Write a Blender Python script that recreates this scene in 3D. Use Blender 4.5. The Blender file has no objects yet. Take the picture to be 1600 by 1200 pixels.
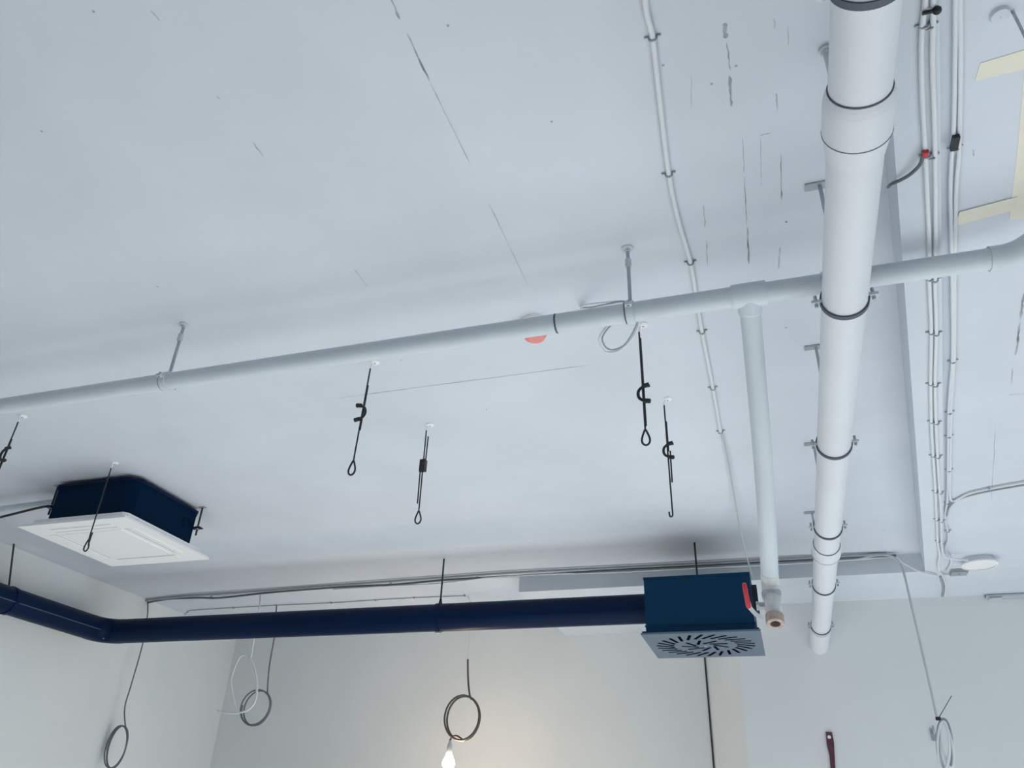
import bpy, math, random
from mathutils import Vector, Matrix
random.seed(4)
scn = bpy.context.scene
col = scn.collection

# ------------------------------------------------------------------ camera
S = 1.64            # metres per unit; the unit is the height of the ceiling above the lens
CAM_Z = 1.55        # lens height over the floor
YAW, PITCH, ROLL = 0.32959237, 0.52884611, -0.04276668
FPX = 1230.0        # focal length in pixels of the 1600 x 1200 frame
R3 = (Matrix.Rotation(YAW, 3, 'Z') @ Matrix.Rotation(PITCH, 3, 'X') @ Matrix.Rotation(ROLL, 3, 'Y'))
cam_data = bpy.data.cameras.new('camera')
cam_data.sensor_width = 36.0
cam_data.lens = FPX / 1600 * 36.0
cam_data.clip_start = 0.02
cam = bpy.data.objects.new('camera', cam_data)
m = Matrix((R3.col[0], R3.col[2], -R3.col[1])).transposed().to_4x4()
m.translation = (0, 0, CAM_Z)
cam.matrix_world = m
col.objects.link(cam)
scn.camera = cam

# ------------------------------------------------------------------ world, sun, exposure
scn.view_settings.view_transform = 'Standard'
scn.view_settings.look = 'None'
scn.view_settings.gamma = 1.0
scn.view_settings.use_curve_mapping = False
scn.view_settings.exposure = 0.0
world = bpy.data.worlds.new('sky')
scn.world = world
world.use_nodes = True
bg = world.node_tree.nodes['Background']
bg.inputs[0].default_value = (0.72, 0.86, 1.0, 1)
bg.inputs[1].default_value = 1.6
sun_d = bpy.data.lights.new('sun', 'SUN')
sun_d.energy = 20.5
sun_d.angle = math.radians(1.0)
sun_d.color = (0.93, 0.97, 1.0)
sun = bpy.data.objects.new('sun', sun_d)
SUN_DIR = Vector((-0.95, 0.03, -0.305)).normalized()
sun.rotation_euler = SUN_DIR.to_track_quat('-Z', 'Y').to_euler()
sun.location = (8, -4, 8)
col.objects.link(sun)

# ------------------------------------------------------------------ coordinates
def W(x, y, z):                       # units (lens at origin) -> metres
    return Vector((S * x, S * y, CAM_Z + S * z))
def ray(px, py):
    return R3 @ Vector(((px - 800) / FPX, 1.0, -(py - 600) / FPX))
def onz(px, py, z=1.0):               # where the line of sight meets the level z
    d = ray(px, py); return W(*(d * (z / d.z)))
def ony(px, py, y):
    d = ray(px, py); return W(*(d * (y / d.y)))
def onx(px, py, x):
    d = ray(px, py); return W(*(d * (x / d.x)))

# ------------------------------------------------------------------ materials
MAT = {}
def mat(name, c, rough=0.6, metal=0.0, spec=0.5, var=0.0, vscale=6.0, bump=0.0, bscale=60.0, emit=None, estr=0.0):
    mt = bpy.data.materials.new(name); mt.use_nodes = True
    nt = mt.node_tree; b = nt.nodes['Principled BSDF']
    b.inputs['Base Color'].default_value = (*c, 1)
    b.inputs['Roughness'].default_value = rough
    b.inputs['Metallic'].default_value = metal
    b.inputs['Specular IOR Level'].default_value = spec
    if var or bump:
        tc = nt.nodes.new('ShaderNodeTexCoord')
    if var:
        n = nt.nodes.new('ShaderNodeTexNoise'); n.inputs['Scale'].default_value = vscale
        n.inputs['Detail'].default_value = 5; n.inputs['Roughness'].default_value = 0.6
        nt.links.new(tc.outputs['Object'], n.inputs['Vector'])
        r = nt.nodes.new('ShaderNodeValToRGB')
        r.color_ramp.elements[0].position = 0.3; r.color_ramp.elements[1].position = 0.7
        r.color_ramp.elements[0].color = (*[max(0, v * (1 - var)) for v in c], 1)
        r.color_ramp.elements[1].color = (*[min(1, v * (1 + var)) for v in c], 1)
        nt.links.new(n.outputs['Fac'], r.inputs['Fac'])
        nt.links.new(r.outputs['Color'], b.inputs['Base Color'])
    if bump:
        n2 = nt.nodes.new('ShaderNodeTexNoise'); n2.inputs['Scale'].default_value = bscale
        n2.inputs['Detail'].default_value = 4
        nt.links.new(tc.outputs['Object'], n2.inputs['Vector'])
        bp = nt.nodes.new('ShaderNodeBump'); bp.inputs['Strength'].default_value = bump
        bp.inputs['Distance'].default_value = 0.004
        nt.links.new(n2.outputs['Fac'], bp.inputs['Height'])
        nt.links.new(bp.outputs['Normal'], b.inputs['Normal'])
    if emit:
        b.inputs['Emission Color'].default_value = (*emit, 1)
        b.inputs['Emission Strength'].default_value = estr
    MAT[name] = mt
    return mt
mat('ceiling_paint', (0.70, 0.748, 0.82), 0.75, var=0.045, vscale=1.6, bump=0.12, bscale=35, spec=0.3)
mat('wall_paint', (0.775, 0.81, 0.82), 0.8, var=0.03, vscale=1.3, bump=0.08, bscale=40, spec=0.3)
mat('beam_paint', (0.69, 0.745, 0.81), 0.7, var=0.03, vscale=3, bump=0.1, bscale=40, spec=0.3)
mat('floor_concrete', (0.62, 0.62, 0.60), 0.7, var=0.08, vscale=2, bump=0.1)
mat('dark_unseen_wall', (0.20, 0.21, 0.22), 0.8, var=0.1, vscale=3, bump=0.1)
mat('pavement', (0.16, 0.16, 0.16), 0.85, var=0.1, vscale=1)
mat('crack', (0.36, 0.40, 0.44), 0.9, var=0.5, vscale=14)
mat('crack_faint', (0.47, 0.51, 0.56), 0.9, var=0.3, vscale=10)
mat('pvc_white', (0.735, 0.765, 0.815), 0.42, var=0.02, vscale=5)
mat('pipe_paint', (0.66, 0.725, 0.78), 0.5, var=0.04, vscale=6, bump=0.05, bscale=30)
mat('rubber_dark', (0.10, 0.115, 0.15), 0.7)
mat('zinc', (0.42, 0.46, 0.50), 0.45, metal=0.6, var=0.1, vscale=30)
mat('painted_steel', (0.60, 0.65, 0.70), 0.5, var=0.06, vscale=20)
mat('navy_metal', (0.0008, 0.011, 0.045), 0.42, spec=0.12, var=0.12, vscale=3)
mat('navy_box', (0.0015, 0.034, 0.085), 0.5, spec=0.12, var=0.06, vscale=3)
mat('plate_grey', (0.105, 0.150, 0.205), 0.42, metal=0.1, var=0.05, vscale=6)
mat('seam_highlight', (0.06, 0.09, 0.15), 0.45)
mat('navy_case', (0.0005, 0.013, 0.040), 0.55, spec=0.05, var=0.06, vscale=3)
mat('slot_black', (0.003, 0.006, 0.014), 0.9, spec=0.0)
mat('black_wire', (0.018, 0.022, 0.030), 0.55)
mat('black_plastic', (0.012, 0.014, 0.018), 0.5)
mat('cable_grey', (0.52, 0.56, 0.60), 0.5, var=0.05, vscale=20)
mat('cable_mid', (0.34, 0.38, 0.41), 0.5, var=0.05, vscale=20)
mat('cable_dark', (0.13, 0.15, 0.17), 0.5)
mat('cable_brown', (0.10, 0.085, 0.075), 0.5)
mat('cable_white', (0.78, 0.81, 0.85), 0.45)
mat('white_plastic', (0.95, 0.95, 0.96), 0.4)
mat('white_grille', (0.93, 0.93, 0.94), 0.5)
mat('vent_shadow', (0.50, 0.50, 0.54), 0.6)
mat('red_plastic', (0.85, 0.30, 0.27), 0.5)
mat('red_grip', (0.62, 0.035, 0.05), 0.45)
mat('brass_rusty', (0.46, 0.38, 0.33), 0.55, metal=0.4, var=0.3, vscale=60, bump=0.3, bscale=120)
mat('rust_dark', (0.05, 0.025, 0.018), 0.9, var=0.3, vscale=50)
mat('chalky_pipe', (0.68, 0.70, 0.71), 0.6, var=0.14, vscale=25, bump=0.1)
mat('masking_tape', (0.86, 0.83, 0.70), 0.7, var=0.04, vscale=12)
mat('plum_metal', (0.10, 0.03, 0.055), 0.5, var=0.2, vscale=20)
mat('window_frame', (0.05, 0.055, 0.06), 0.5)
mat('bulb_glass', (1, 0.9, 0.75), 0.3, emit=(1.0, 0.72, 0.47), estr=150.0)

# ------------------------------------------------------------------ mesh builder
class MB:
    def __init__(self): self.v = []; self.f = []; self.s = []
    def add(self, verts, faces, smooth=False):
        o = len(self.v)
        self.v += [Vector(p) for p in verts]
        self.f += [tuple(i + o for i in fc) for fc in faces]
        self.s += [smooth] * len(faces)
        return self
    def box(self, lo, hi):
        x0, y0, z0 = lo; x1, y1, z1 = hi
        return self.hexa([(x0, y0, z0), (x1, y0, z0), (x1, y1, z0), (x0, y1, z0)],
                         [(x0, y0, z1), (x1, y0, z1), (x1, y1, z1), (x0, y1, z1)])
    def hexa(self, bot, top): return self.prism(bot, top)
    def prism(self, bot, top):          # two loops of equal count, bottom counter-clockwise from above
        n = len(bot)
        fs = [tuple(range(n - 1, -1, -1)), tuple(range(n, 2 * n))]
        fs += [(i, (i + 1) % n, n + (i + 1) % n, n + i) for i in range(n)]
        return self.add(list(bot) + list(top), fs)
    def obox(self, c, ax, ay, az):      # centre and three half axes
        c = Vector(c)
        P = lambda a, b, d: c + ax * a + ay * b + az * d
        return self.prism([P(-1, -1, -1), P(1, -1, -1), P(1, 1, -1), P(-1, 1, -1)],
                          [P(-1, -1, 1), P(1, -1, 1), P(1, 1, 1), P(-1, 1, 1)])
    def tube(self, pts, r, n=10, closed=False, caps=True, smooth=True):
        pts = [Vector(p) for p in pts]; N = len(pts)
        rs = r if isinstance(r, (list, tuple)) else [r] * N
        tan = []
        for i in range(N):
            a = pts[(i - 1) % N] if (closed or i > 0) else pts[i]
            b = pts[(i + 1) % N] if (closed or i < N - 1) else pts[i]
            t = b - a
            tan.append(t.normalized() if t.length > 1e-9 else Vector((0, 0, 1)))
        ref = Vector((0, 0, 1)) if abs(tan[0].z) < 0.9 else Vector((1, 0, 0))
        u = tan[0].cross(ref).normalized()
        verts = []
        for i in range(N):
            if i:
                u = tan[i - 1].rotation_difference(tan[i]) @ u
                u = (u - tan[i] * u.dot(tan[i])).normalized()
            w = tan[i].cross(u)
            for k in range(n):
                a = 2 * math.pi * k / n
                verts.append(pts[i] + (u * math.cos(a) + w * math.sin(a)) * rs[i])
        faces = []
        for i in range(N if closed else N - 1):
            j = (i + 1) % N
            for k in range(n):
                l = (k + 1) % n
                faces.append((i * n + k, i * n + l, j * n + l, j * n + k))
        self.add(verts, faces, smooth)
        if caps and not closed:
            self.add(verts[:n], [tuple(range(n - 1, -1, -1))])
            self.add(verts[-n:], [tuple(range(n))])
        return self
    def cyl(self, a, b, r, n=20, r2=None): return self.tube([a, b], [r, r if r2 is None else r2], n)
    def lathe(self, o, axis, prof, n=28, smooth=True):   # prof: (distance along axis, radius); separate rings keep edges crisp
        o = Vector(o); axis = Vector(axis).normalized()
        for (d0, r0), (d1, r1) in zip(prof[:-1], prof[1:]):
            ref = Vector((0, 0, 1)) if abs(axis.z) < 0.9 else Vector((1, 0, 0))
            u = axis.cross(ref).normalized(); w = axis.cross(u)
            vs = []
            for d, r in ((d0, r0), (d1, r1)):
                for k in range(n):
                    a = 2 * math.pi * k / n
                    vs.append(o + axis * d + (u * math.cos(a) + w * math.sin(a)) * r)
            self.add(vs, [(k, (k + 1) % n, n + (k + 1) % n, n + k) for k in range(n)], smooth)
        return self
    def sphere(self, c, r, sz=1.0, nu=20, nv=12):
        c = Vector(c); vs = []; fs = []
        for j in range(nv + 1):
            t = math.pi * j / nv
            for k in range(nu):
                a = 2 * math.pi * k / nu
                vs.append(c + Vector((r * math.sin(t) * math.cos(a), r * math.sin(t) * math.sin(a), r * sz * math.cos(t))))
        for j in range(nv):
            for k in range(nu):
                fs.append((j * nu + k, (j + 1) * nu + k, (j + 1) * nu + (k + 1) % nu, j * nu + (k + 1) % nu))
        return self.add(vs, fs, True)
WORLD = {}
def build(self, name, mt, parent=None, origin=None):
    me = bpy.data.meshes.new(name)
    base = WORLD[parent.name] if parent is not None else Vector((0, 0, 0))
    org = Vector(origin) if origin is not None else base
    me.from_pydata([p - org for p in self.v], [], self.f)
    me.polygons.foreach_set('use_smooth', self.s)
    me.materials.append(MAT[mt])
    me.update()
    o = bpy.data.objects.new(name, me)
    col.objects.link(o)
    o.parent = parent
    o.location = org - base
    WORLD[o.name] = org.copy()
    return o
MB.build = build

def tag(o, label, cat, group=None):
    o['label'] = label; o['category'] = cat
    if group: o['group'] = group
    return o
def thing(name, label, cat, loc, group=None):
    o = bpy.data.objects.new(name, None); col.objects.link(o)
    o.empty_display_size = 0.05
    o.location = Vector(loc); WORLD[o.name] = Vector(loc)
    return tag(o, label, cat, group)
def struct(name, mb, mt, label=None):
    c = sum(mb.v, Vector()) / len(mb.v)
    o = mb.build(name, mt, None, c); o['kind'] = 'structure'
    if label: o['label'] = label
    return o
def spl(pts, k=6, closed=False):          # Catmull-Rom through the points
    pts = [Vector(p) for p in pts]; n = len(pts); out = []
    for i in range(n if closed else n - 1):
        g = (lambda j: pts[j % n]) if closed else (lambda j: pts[min(max(j, 0), n - 1)])
        p0, p1, p2, p3 = g(i - 1), g(i), g(i + 1), g(i + 2)
        for s in range(k):
            t = s / k
            out.append(0.5 * ((2 * p1) + (p2 - p0) * t + (2 * p0 - 5 * p1 + 4 * p2 - p3) * t * t + (3 * p1 - p0 - 3 * p2 + p3) * t ** 3))
    if not closed: out.append(pts[-1])
    return out
def arc(c, u, w, r, a0, a1, n):
    c = Vector(c)
    return [c + (u * math.cos(a0 + (a1 - a0) * i / n) + w * math.sin(a0 + (a1 - a0) * i / n)) * r for i in range(n + 1)]
VX, VY, VZ = Vector((1, 0, 0)), Vector((0, 1, 0)), Vector((0, 0, 1))

# ================================================================== THE ROOM
ZC, ZB, ZT = 1.0, 0.93, 0.895         # slab, beam soffit / right slab, skewed beam underside
YL, YR, YB = 4.0, 3.56, 3.19          # recessed wall, right wall, face of the cross beam
XL, XR, YF = -3.0, 3.4, -1.9          # left wall, window wall, wall behind
SK0, SK1, TW = 0.127, 0.1335, 0.061   # skewed beam: x = SK0 + SK1*y, width
sk = lambda y: SK0 + SK1 * y
def slab(poly, z0, z1): return MB().prism([W(x, y, z0) for x, y in poly], [W(x, y, z1) for x, y in poly])
ceil_o = struct('ceiling', slab([(XL - .1, YF), (sk(YF) + .02, YF), (sk(YL) + .02, YL + .1), (XL - .1, YL + .1)], ZC, ZC + .12), 'ceiling_paint',
                'smooth painted concrete slab with faint formwork seams')
slab_o = struct('ceiling_right', slab([(sk(YF) + .015, YF), (XR + .1, YF), (XR + .1, YB), (sk(YB) + .015, YB)], ZB, ZC + .12), 'ceiling_paint',
                'lower painted slab to the right of the skewed beam')
struct('trim_1', MB().box(W(-1.02, YB, ZB), W(XR + .1, YL + .05, ZC + .05)), 'beam_paint', 'shallow cross beam in front of the rear wall')
tb = MB()
yt0, yt1 = YF, 3.065
tb.prism([W(sk(yt0), yt0, ZT), W(sk(yt0) + TW, yt0, ZT), W(sk(yt1) + TW, yt1, ZT), W(sk(yt1), yt1, ZT)],
         [W(sk(yt0), yt0, ZC + .01), W(sk(yt0) + TW, yt0, ZC + .01), W(sk(yt1) + TW, yt1, ZC + .01), W(sk(yt1), yt1, ZC + .01)])
struct('trim_2', tb, 'beam_paint', 'narrow skewed ceiling beam carrying the clipped cables')
ZF = -CAM_Z / S
struct('wall_left', MB().box(W(XL - .12, YF, ZF), W(XL, YL + .1, ZC + .02)), 'wall_paint')
struct('wall_back', MB().box(W(XL - .1, YL, ZF), W(-.2, YL + .12, ZC + .02)), 'wall_paint')
wr = MB().prism([W(-.16, YR, ZF), W(XR + .1, YR, ZF), W(XR + .1, YL + .12, ZF), W(-.33, YL + .12, ZF), W(-.33, YL, ZF)],
                [W(-.16, YR, ZB + .01), W(XR + .1, YR, ZB + .01), W(XR + .1, YL + .12, ZB + .01), W(-.33, YL + .12, ZB + .01), W(-.33, YL, ZB + .01)])
struct('wall_right_back', wr, 'wall_paint')
struct('floor', MB().box(W(XL - .2, YF - .2, ZF - .1), W(XR + .2, YL + .2, ZF)), 'floor_concrete')
# glazed side: sill, piers and frames, out of the photograph's view
def opening_wall(name, lo_s, hi_s, fixed, axis, wins, sill, head):
    mb = MB()
    def bx(a, b, z0, z1):
        if axis == 'x': mb.box(W(fixed, a, z0), W(fixed + .1, b, z1))
        else: mb.box(W(a, fixed - .1, z0), W(b, fixed, z1))
    bx(lo_s, hi_s, ZF, sill); bx(lo_s, hi_s, head, ZC + .02)
    e = lo_s
    for a, b in wins:
        bx(e, a, sill, head); e = b
    bx(e, hi_s, sill, head)
    struct(name, mb, 'wall_paint')
    for a, b in wins:
        fr = MB()
        def fb(a0, b0, z0, z1):
            if axis == 'x': fr.box(W(fixed + .03, a0, z0), W(fixed + .06, b0, z1))
            else: fr.box(W(a0, fixed - .06, z0), W(b0, fixed - .03, z1))
        t = .03
        fb(a, a + t, sill, head); fb(b - t, b, sill, head); fb(a + t, b - t, sill, sill + t); fb(a + t, b - t, head - t, head)
        fb((a + b) / 2 - t / 2, (a + b) / 2 + t / 2, sill + t, head - t)
        WN[0] += 1
        struct('window_%d' % WN[0], fr, 'window_frame')
WN = [0]
opening_wall('wall_right', YF, YR, XR, 'x', [(-.15, 1.0), (1.1, 2.25), (2.35, 3.50)], ZF + .42, .82)
struct('wall_front', MB().box(W(XL - .1, YF - .12, ZF), W(XR + .1, YF, ZC + .02)), 'dark_unseen_wall')  # unseen wall behind the lens, kept solid and dark to cut bounced light
struct('pavement', MB().box(W(XR + .2, YF - 12, ZF - .12), W(XR + 25, YL + 12, ZF - .02)), 'pavement')  # unseen ground outside, added to block sky light from below

# hairline seams and cracks of the slab, thin ribbons lying on it
def crack(pts, w, parent, mt, name='seam', dz=-0.0006):
    mb = MB()
    pts = [Vector(p) + VZ * dz for p in pts]
    vs = []
    for i, p in enumerate(pts):
        t = (pts[min(i + 1, len(pts) - 1)] - pts[max(i - 1, 0)]).normalized()
        nrm = Vector((-t.y, t.x, 0)); ww = w * (0.4 + 0.6 * random.random()) * (0.25 if i in (0, len(pts) - 1) else 1)
        vs += [p - nrm * ww / 2, p + nrm * ww / 2]
    vs += [v + VZ * 0.002 for v in vs]
    n = len(pts); fs = []
    for i in range(n - 1):
        a = 2 * i
        fs += [(a, a + 1, a + 3, a + 2), (2 * n + a, 2 * n + a + 2, 2 * n + a + 3, 2 * n + a + 1)]
    mb.add(vs, fs)
    return mb.build(name, mt, parent)
def jag(a, b, n, j):
    a, b = Vector(a), Vector(b); out = []
    d = (b - a).normalized(); nr = Vector((-d.y, d.x, 0))
    for i in range(n + 1): out.append(a.lerp(b, i / n) + nr * random.uniform(-j, j))
    return out
for (p0, p1, w, mt) in [((608, -8), (625, 30), .007, 'crack'), ((636, 52), (671, 126), .006, 'crack'), ((673, 130), (735, 257), .0035, 'crack_faint'), ((764, 318), (826, 448), .0035, 'crack_faint'),
                    ((338, 150), (345, 155), .005, 'crack_faint'), ((395, 222), (412, 245), .006, 'crack_faint'), ((553, 420), (575, 449), .003, 'crack_faint'), ((235, 16), (250, 32), .005, 'crack_faint'),
                    ((1132, 36), (1134, 60), .012, 'crack'), ((1136, 66), (1141, 110), .004, 'crack'), ((1140, 118), (1143, 166), .009, 'crack'), ((1160, 215), (1163, 270), .003, 'crack_faint'), ((1163, 275), (1167, 350), .003, 'crack'),
                    ((1168, 355), (1170, 412), .007, 'crack'), ((1213, 145), (1215, 175), .005, 'crack_faint'), ((1220, 240), (1221, 312), .004, 'crack'), ((1210, 28), (1211, 45), .004, 'crack_faint'), ((1231, 40), (1232, 70), .003, 'crack_faint'),
                    ((1099, 320), (1102, 355), .005, 'crack_faint'), ((1188, 215), (1190, 290), .003, 'crack_faint'), ((1187, 211), (1206, 207), .004, 'crack_faint'), ((1104, 375), (1105, 415), .004, 'crack_faint'), ((1219, 385), (1217, 420), .006, 'crack_faint'),
                    ((1228, 345), (1229, 348), .006, 'crack'), ((1080, 118), (1080, 170), .002, 'crack_faint')]:
    crack(jag(onz(*p0), onz(*p1), 8, .0012), w, ceil_o, mt)
crack(jag(onz(520, 623), onz(922, 570), 14, .0012), .003, ceil_o, 'crack')
for (p0, p1, w, mt) in [((1600, 458), (1594, 500), .010, 'crack'), ((1594, 503), (1587, 555), .008, 'crack'), ((1582, 575), (1580, 600), .004, 'crack_faint'), ((1556, 660), (1549, 782), .003, 'crack_faint'), ((1576, 617), (1604, 615), .004, 'crack_faint'),
                        ((1521, 233), (1521, 244), .004, 'crack_faint')]:
    crack(jag(onz(*p0, ZB), onz(*p1, ZB), 8, .0016), w, slab_o, mt)
for p in [(1112, 131), (1036, 102), (1150, 103), (760, 640), (246, 448), (65, 205), (146, 18), (700, 40), (862, 190), (1382, 828), (627, 563), (1228, 512)]:
    mb = MB(); c = onz(*p)
    mb.lathe(c + VZ * .0005, -VZ, [(0, .004), (.0012, .003), (.0014, .0001)], 10)
    mb.build('pinhole', 'crack', ceil_o, c)

# ================================================================== DRAIN PIPE
DX, DZ, DR = 0.1675, 0.755, 0.056
drain = thing('drain_pipe', 'large white plastic drain pipe with sockets running under the ceiling to the rear wall', 'pipe', W(DX, YR, DZ))
ax = lambda y: W(DX, y, DZ)
mb = MB(); mb.cyl(ax(YF + .3), ax(.690), DR, 40); mb.build('pipe', 'pvc_white', drain)
mb = MB(); mb.cyl(ax(.690), ax(2.30), DR * .985, 40); mb.build('pipe', 'pvc_white', drain)
mb = MB(); mb.cyl(ax(2.30), ax(YR + .01), DR * .985, 40); mb.build('pipe', 'pvc_white', drain)
def socket(y0, y1):
    L = (y1 - y0) * S
    mb = MB()
    mb.lathe(ax(y0), VY, [(0, DR * 1.0), (0, DR * 1.05), (L * .06, DR * 1.11), (L * .14, DR * 1.155), (L * .22, DR * 1.17), (L * .60, DR * 1.17), (L * .66, DR * 1.14), (L * .98, DR * 1.0), (L, DR * .985)], 40)
    o = mb.build('socket', 'pvc_white', drain)
    mb = MB(); mb.lathe(ax(y0), VY, [(-.003, DR * 1.0), (-.003, DR * 1.035), (.0005, DR * 1.05)], 40); mb.build('rubber_seal', 'rubber_dark', o)
    mb = MB(); mb.tube(arc(ax(y0 + (y1 - y0) * .62), VX, VZ, DR * 1.162, 0, 2 * math.pi, 40)[:-1], .0014, 6, closed=True); mb.build('seam_line', 'cable_dark', o)
socket(.683, .785)
socket(2.275, 2.385)
mb = MB(); mb.lathe(ax(3.26), VY, [(0, DR), (0, DR * 1.06), (.10, DR * 1.08), ((YR - 3.26) * S, DR * 1.08)], 36); mb.build('end_sleeve', 'pvc_white', drain)
def drain_clamp(y, ring=True):
    c = ax(y)
    root = None
    mb = MB(); mb.lathe(c - VY * .007, VY, [(0, DR), (0, DR + .004), (.014, DR + .004), (.014, DR)], 40)
    cl = mb.build('clamp', 'rubber_dark', drain)
    for s in (-1, 1):
        e = MB(); e.obox(c + VX * s * (DR + .012), VX * .012, VY * .010, VZ * .004); e.build('clamp_ear', 'painted_steel', cl)
        e = MB(); e.cyl(c + Vector((s * (DR + .013), 0, -.014)), c + Vector((s * (DR + .013), 0, .022)), .0045, 8); e.build('bolt', 'zinc', cl)
    r = MB(); r.cyl(c + VZ * DR, W(DX, y, ZC), .0055, 8); r.build('hanger_rod', 'zinc', cl)
    p = MB(); top = W(DX, y, ZC); p.box(top - Vector((.040, .014, .006)), top + Vector((.040, .014, 0))); p.build('ceiling_plate', 'zinc', cl)
for y in (.553, 1.099, 1.625, 2.136, 2.674, 3.222): drain_clamp(y)
# rod beside the big socket
rr = MB(); rr.cyl(W(.1715, .822, ZC), W(.1715, .822, DZ + .03), .0085, 12); rod = rr.build('hanger_rod', 'painted_steel', drain)
rr = MB(); c = W(.1715, .822, ZC); rr.lathe(c, -VZ, [(0, .016), (.010, .016), (.010, .012), (.018, .011), (.018, 0.001)], 12); rr.build('rod_flange', 'painted_steel', rod)

# ================================================================== WATER PIPE WITH BRANCH
PY, PZ, PR = 1.180, 0.849, 0.0305
water = thing('water_pipe', 'painted grey steel pipe hung across the ceiling with a tee and valve branch', 'pipe', W(0.029, PY, PZ))
px_ = lambda x: W(x, PY, PZ)
mb = MB(); mb.cyl(px_(-2.95), px_(.030), PR, 32); mb.build('pipe', 'pipe_paint', water)
mb = MB(); mb.cyl(px_(.030), px_(.415), PR * .97, 32); mb.build('pipe', 'pipe_paint', water)
mb = MB(); mb.lathe(px_(.029) - VX * .048, VX, [(0, PR), (0, PR * 1.15), (.006, PR * 1.17), (.090, PR * 1.17), (.096, PR * 1.15), (.096, PR)], 32); tee = mb.build('tee', 'pipe_paint', water)
mb = MB(); mb.lathe(px_(.150), VX, [(0, PR), (0, PR * 1.10), (.05, PR * 1.14), (.09, PR * 1.14), (.09, PR)], 32); mb.build('coupling', 'pipe_paint', water)
e0 = px_(.405)
mb = MB(); mb.tube(spl([e0, px_(.43), W(.455, PY - .006, PZ + .004), W(.49, PY - .03, PZ + .014), W(.55, PY - .075, PZ + .026)], 5), PR * 1.12, 28); mb.build('elbow', 'pipe_paint', water)
mb = MB(); mb.lathe(px_(-.322), VX, [(0, PR), (0, PR * 1.015), (.006, PR * 1.015), (.006, PR)], 32); mb.build('joint_ring', 'rubber_dark', water)
def pipe_hanger(x, dark=True, flange=True, big=True):
    c = px_(x)
    mb = MB(); mb.lathe(c - VX * .012, VX, [(0, PR), (0, PR + .005), (.024, PR + .005), (.024, PR)], 32); cl = mb.build('clamp', 'pipe_paint', water)
    mb = MB(); mb.lathe(c - VX * .016, VX, [(0, PR), (0, PR + .0035), (.005, PR + .0035), (.005, PR)], 32); mb.build('rubber_lining', 'rubber_dark', cl)
    for s in (-1, 1):
        e = MB(); e.obox(c + VY * s * (PR + .010), VX * .010, VY * .010, VZ * .005); e.build('clamp_ear', 'painted_steel', cl)
        e = MB(); e.cyl(c + Vector((0, s * (PR + .012), -.010)), c + Vector((0, s * (PR + .012), .014)), .0042, 8); e.build('bolt', 'zinc', cl)
    t = W(x, PY, ZC)
    e = MB(); e.cyl(c + VZ * PR, t, .0058, 10); rod = e.build('hanger_rod', 'zinc', cl)
    e = MB(); e.cyl(t - VZ * .075, t - VZ * .045, .010, 10); e.build('rod_nut', 'painted_steel', cl)
    e = MB(); e.lathe(t, -VZ, [(0, .020), (.004, .020), (.007, .010), (.014, .009), (.014, .001)], 16); e.build('ceiling_flange', 'painted_steel', cl)
pipe_hanger(-1.203); pipe_hanger(-.180); pipe_hanger(-2.20)
# branch: slopes down and away from the tee to an elbow with a lever valve
B0 = W(.0290, PY, PZ)
def at_depth(px, py, dep):
    d = ray(px, py); return W(*(d * dep))      # ray has unit depth along the lens axis
B1 = at_depth(1203, 905, 1.66)
B0s = B0 + (B1 - B0).normalized() * (PR * .6)
mid = B0.lerp(B1, .55) + Vector((.006, 0, 0))
mb = MB(); mb.tube(spl([B0s, B0.lerp(B1, .3) + Vector((.004, 0, 0)), mid, B0.lerp(B1, .8) + Vector((.004, 0, 0)), B1], 5), [PR * .97] * 21, 28); br = mb.build('branch_pipe', 'pipe_paint', water)
bd = (B1 - B0).normalized()
mb = MB(); mb.lathe(B0, bd, [(0, PR * 1.12), (PR + .022, PR * 1.12), (PR + .026, PR * 1.09), (PR + .026, PR * .96)], 28); mb.build('collar', 'pipe_paint', br)
ed = Vector((0.0, -.36, -.93)).normalized()
mb = MB(); mb.tube(spl([B1 - bd * .03, B1, B1 + bd * .020 + ed * .012, B1 + bd * .030 + ed * .045], 6), PR * 1.0, 28); el = mb.build('bent_end', 'chalky_pipe', water)
Q = B1 + bd * .030 + ed * .030
mb = MB(); mb.lathe(Q, ed, [(0, PR * 1.0), (.0, PR * 1.08), (.020, PR * 1.08), (.020, PR * .9)], 28); mb.build('threaded_ring', 'zinc', water)
mb = MB(); mb.lathe(Q + ed * .020, ed, [(0, PR * .88), (.02, PR * .95), (.045, PR * .92), (.065, PR * .80), (.072, PR * .80)], 28); vb = mb.build('valve_body', 'chalky_pipe', water)
mb = MB(); mb.lathe(Q + ed * .092, ed, [(0, PR * .80), (0, PR * .98), (.030, PR * .98), (.032, PR * .93), (.032, PR * .55), (.004, PR * .52)], 8 * 4, smooth=True); nip = mb.build('open_nipple', 'brass_rusty', water)
mb = MB(); mb.lathe(Q + ed * .098, ed, [(0, PR * .53), (.0005, .0005)], 24); mb.build('dark_bore', 'rust_dark', nip)
hubc = Q + ed * .050 - VX * PR
mb = MB(); mb.cyl(hubc + VX * .01, hubc - VX * .020, .012, 14); hub = mb.build('valve_stem', 'zinc', water)
mb = MB(); mb.lathe(hubc - VX * .014, -VX, [(0, .016), (.010, .016), (.010, .001)], 6, smooth=False); mb.build('stem_nut', 'zinc', hub)
dep_v = (R3.transposed() @ ((hubc - Vector((0, 0, CAM_Z))) / S)).y
def vp(px, py): return at_depth(px, py, dep_v)
mb = MB()
lv = [vp(1191, 966), vp(1181, 960), vp(1172, 950), vp(1166, 930)]
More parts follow.
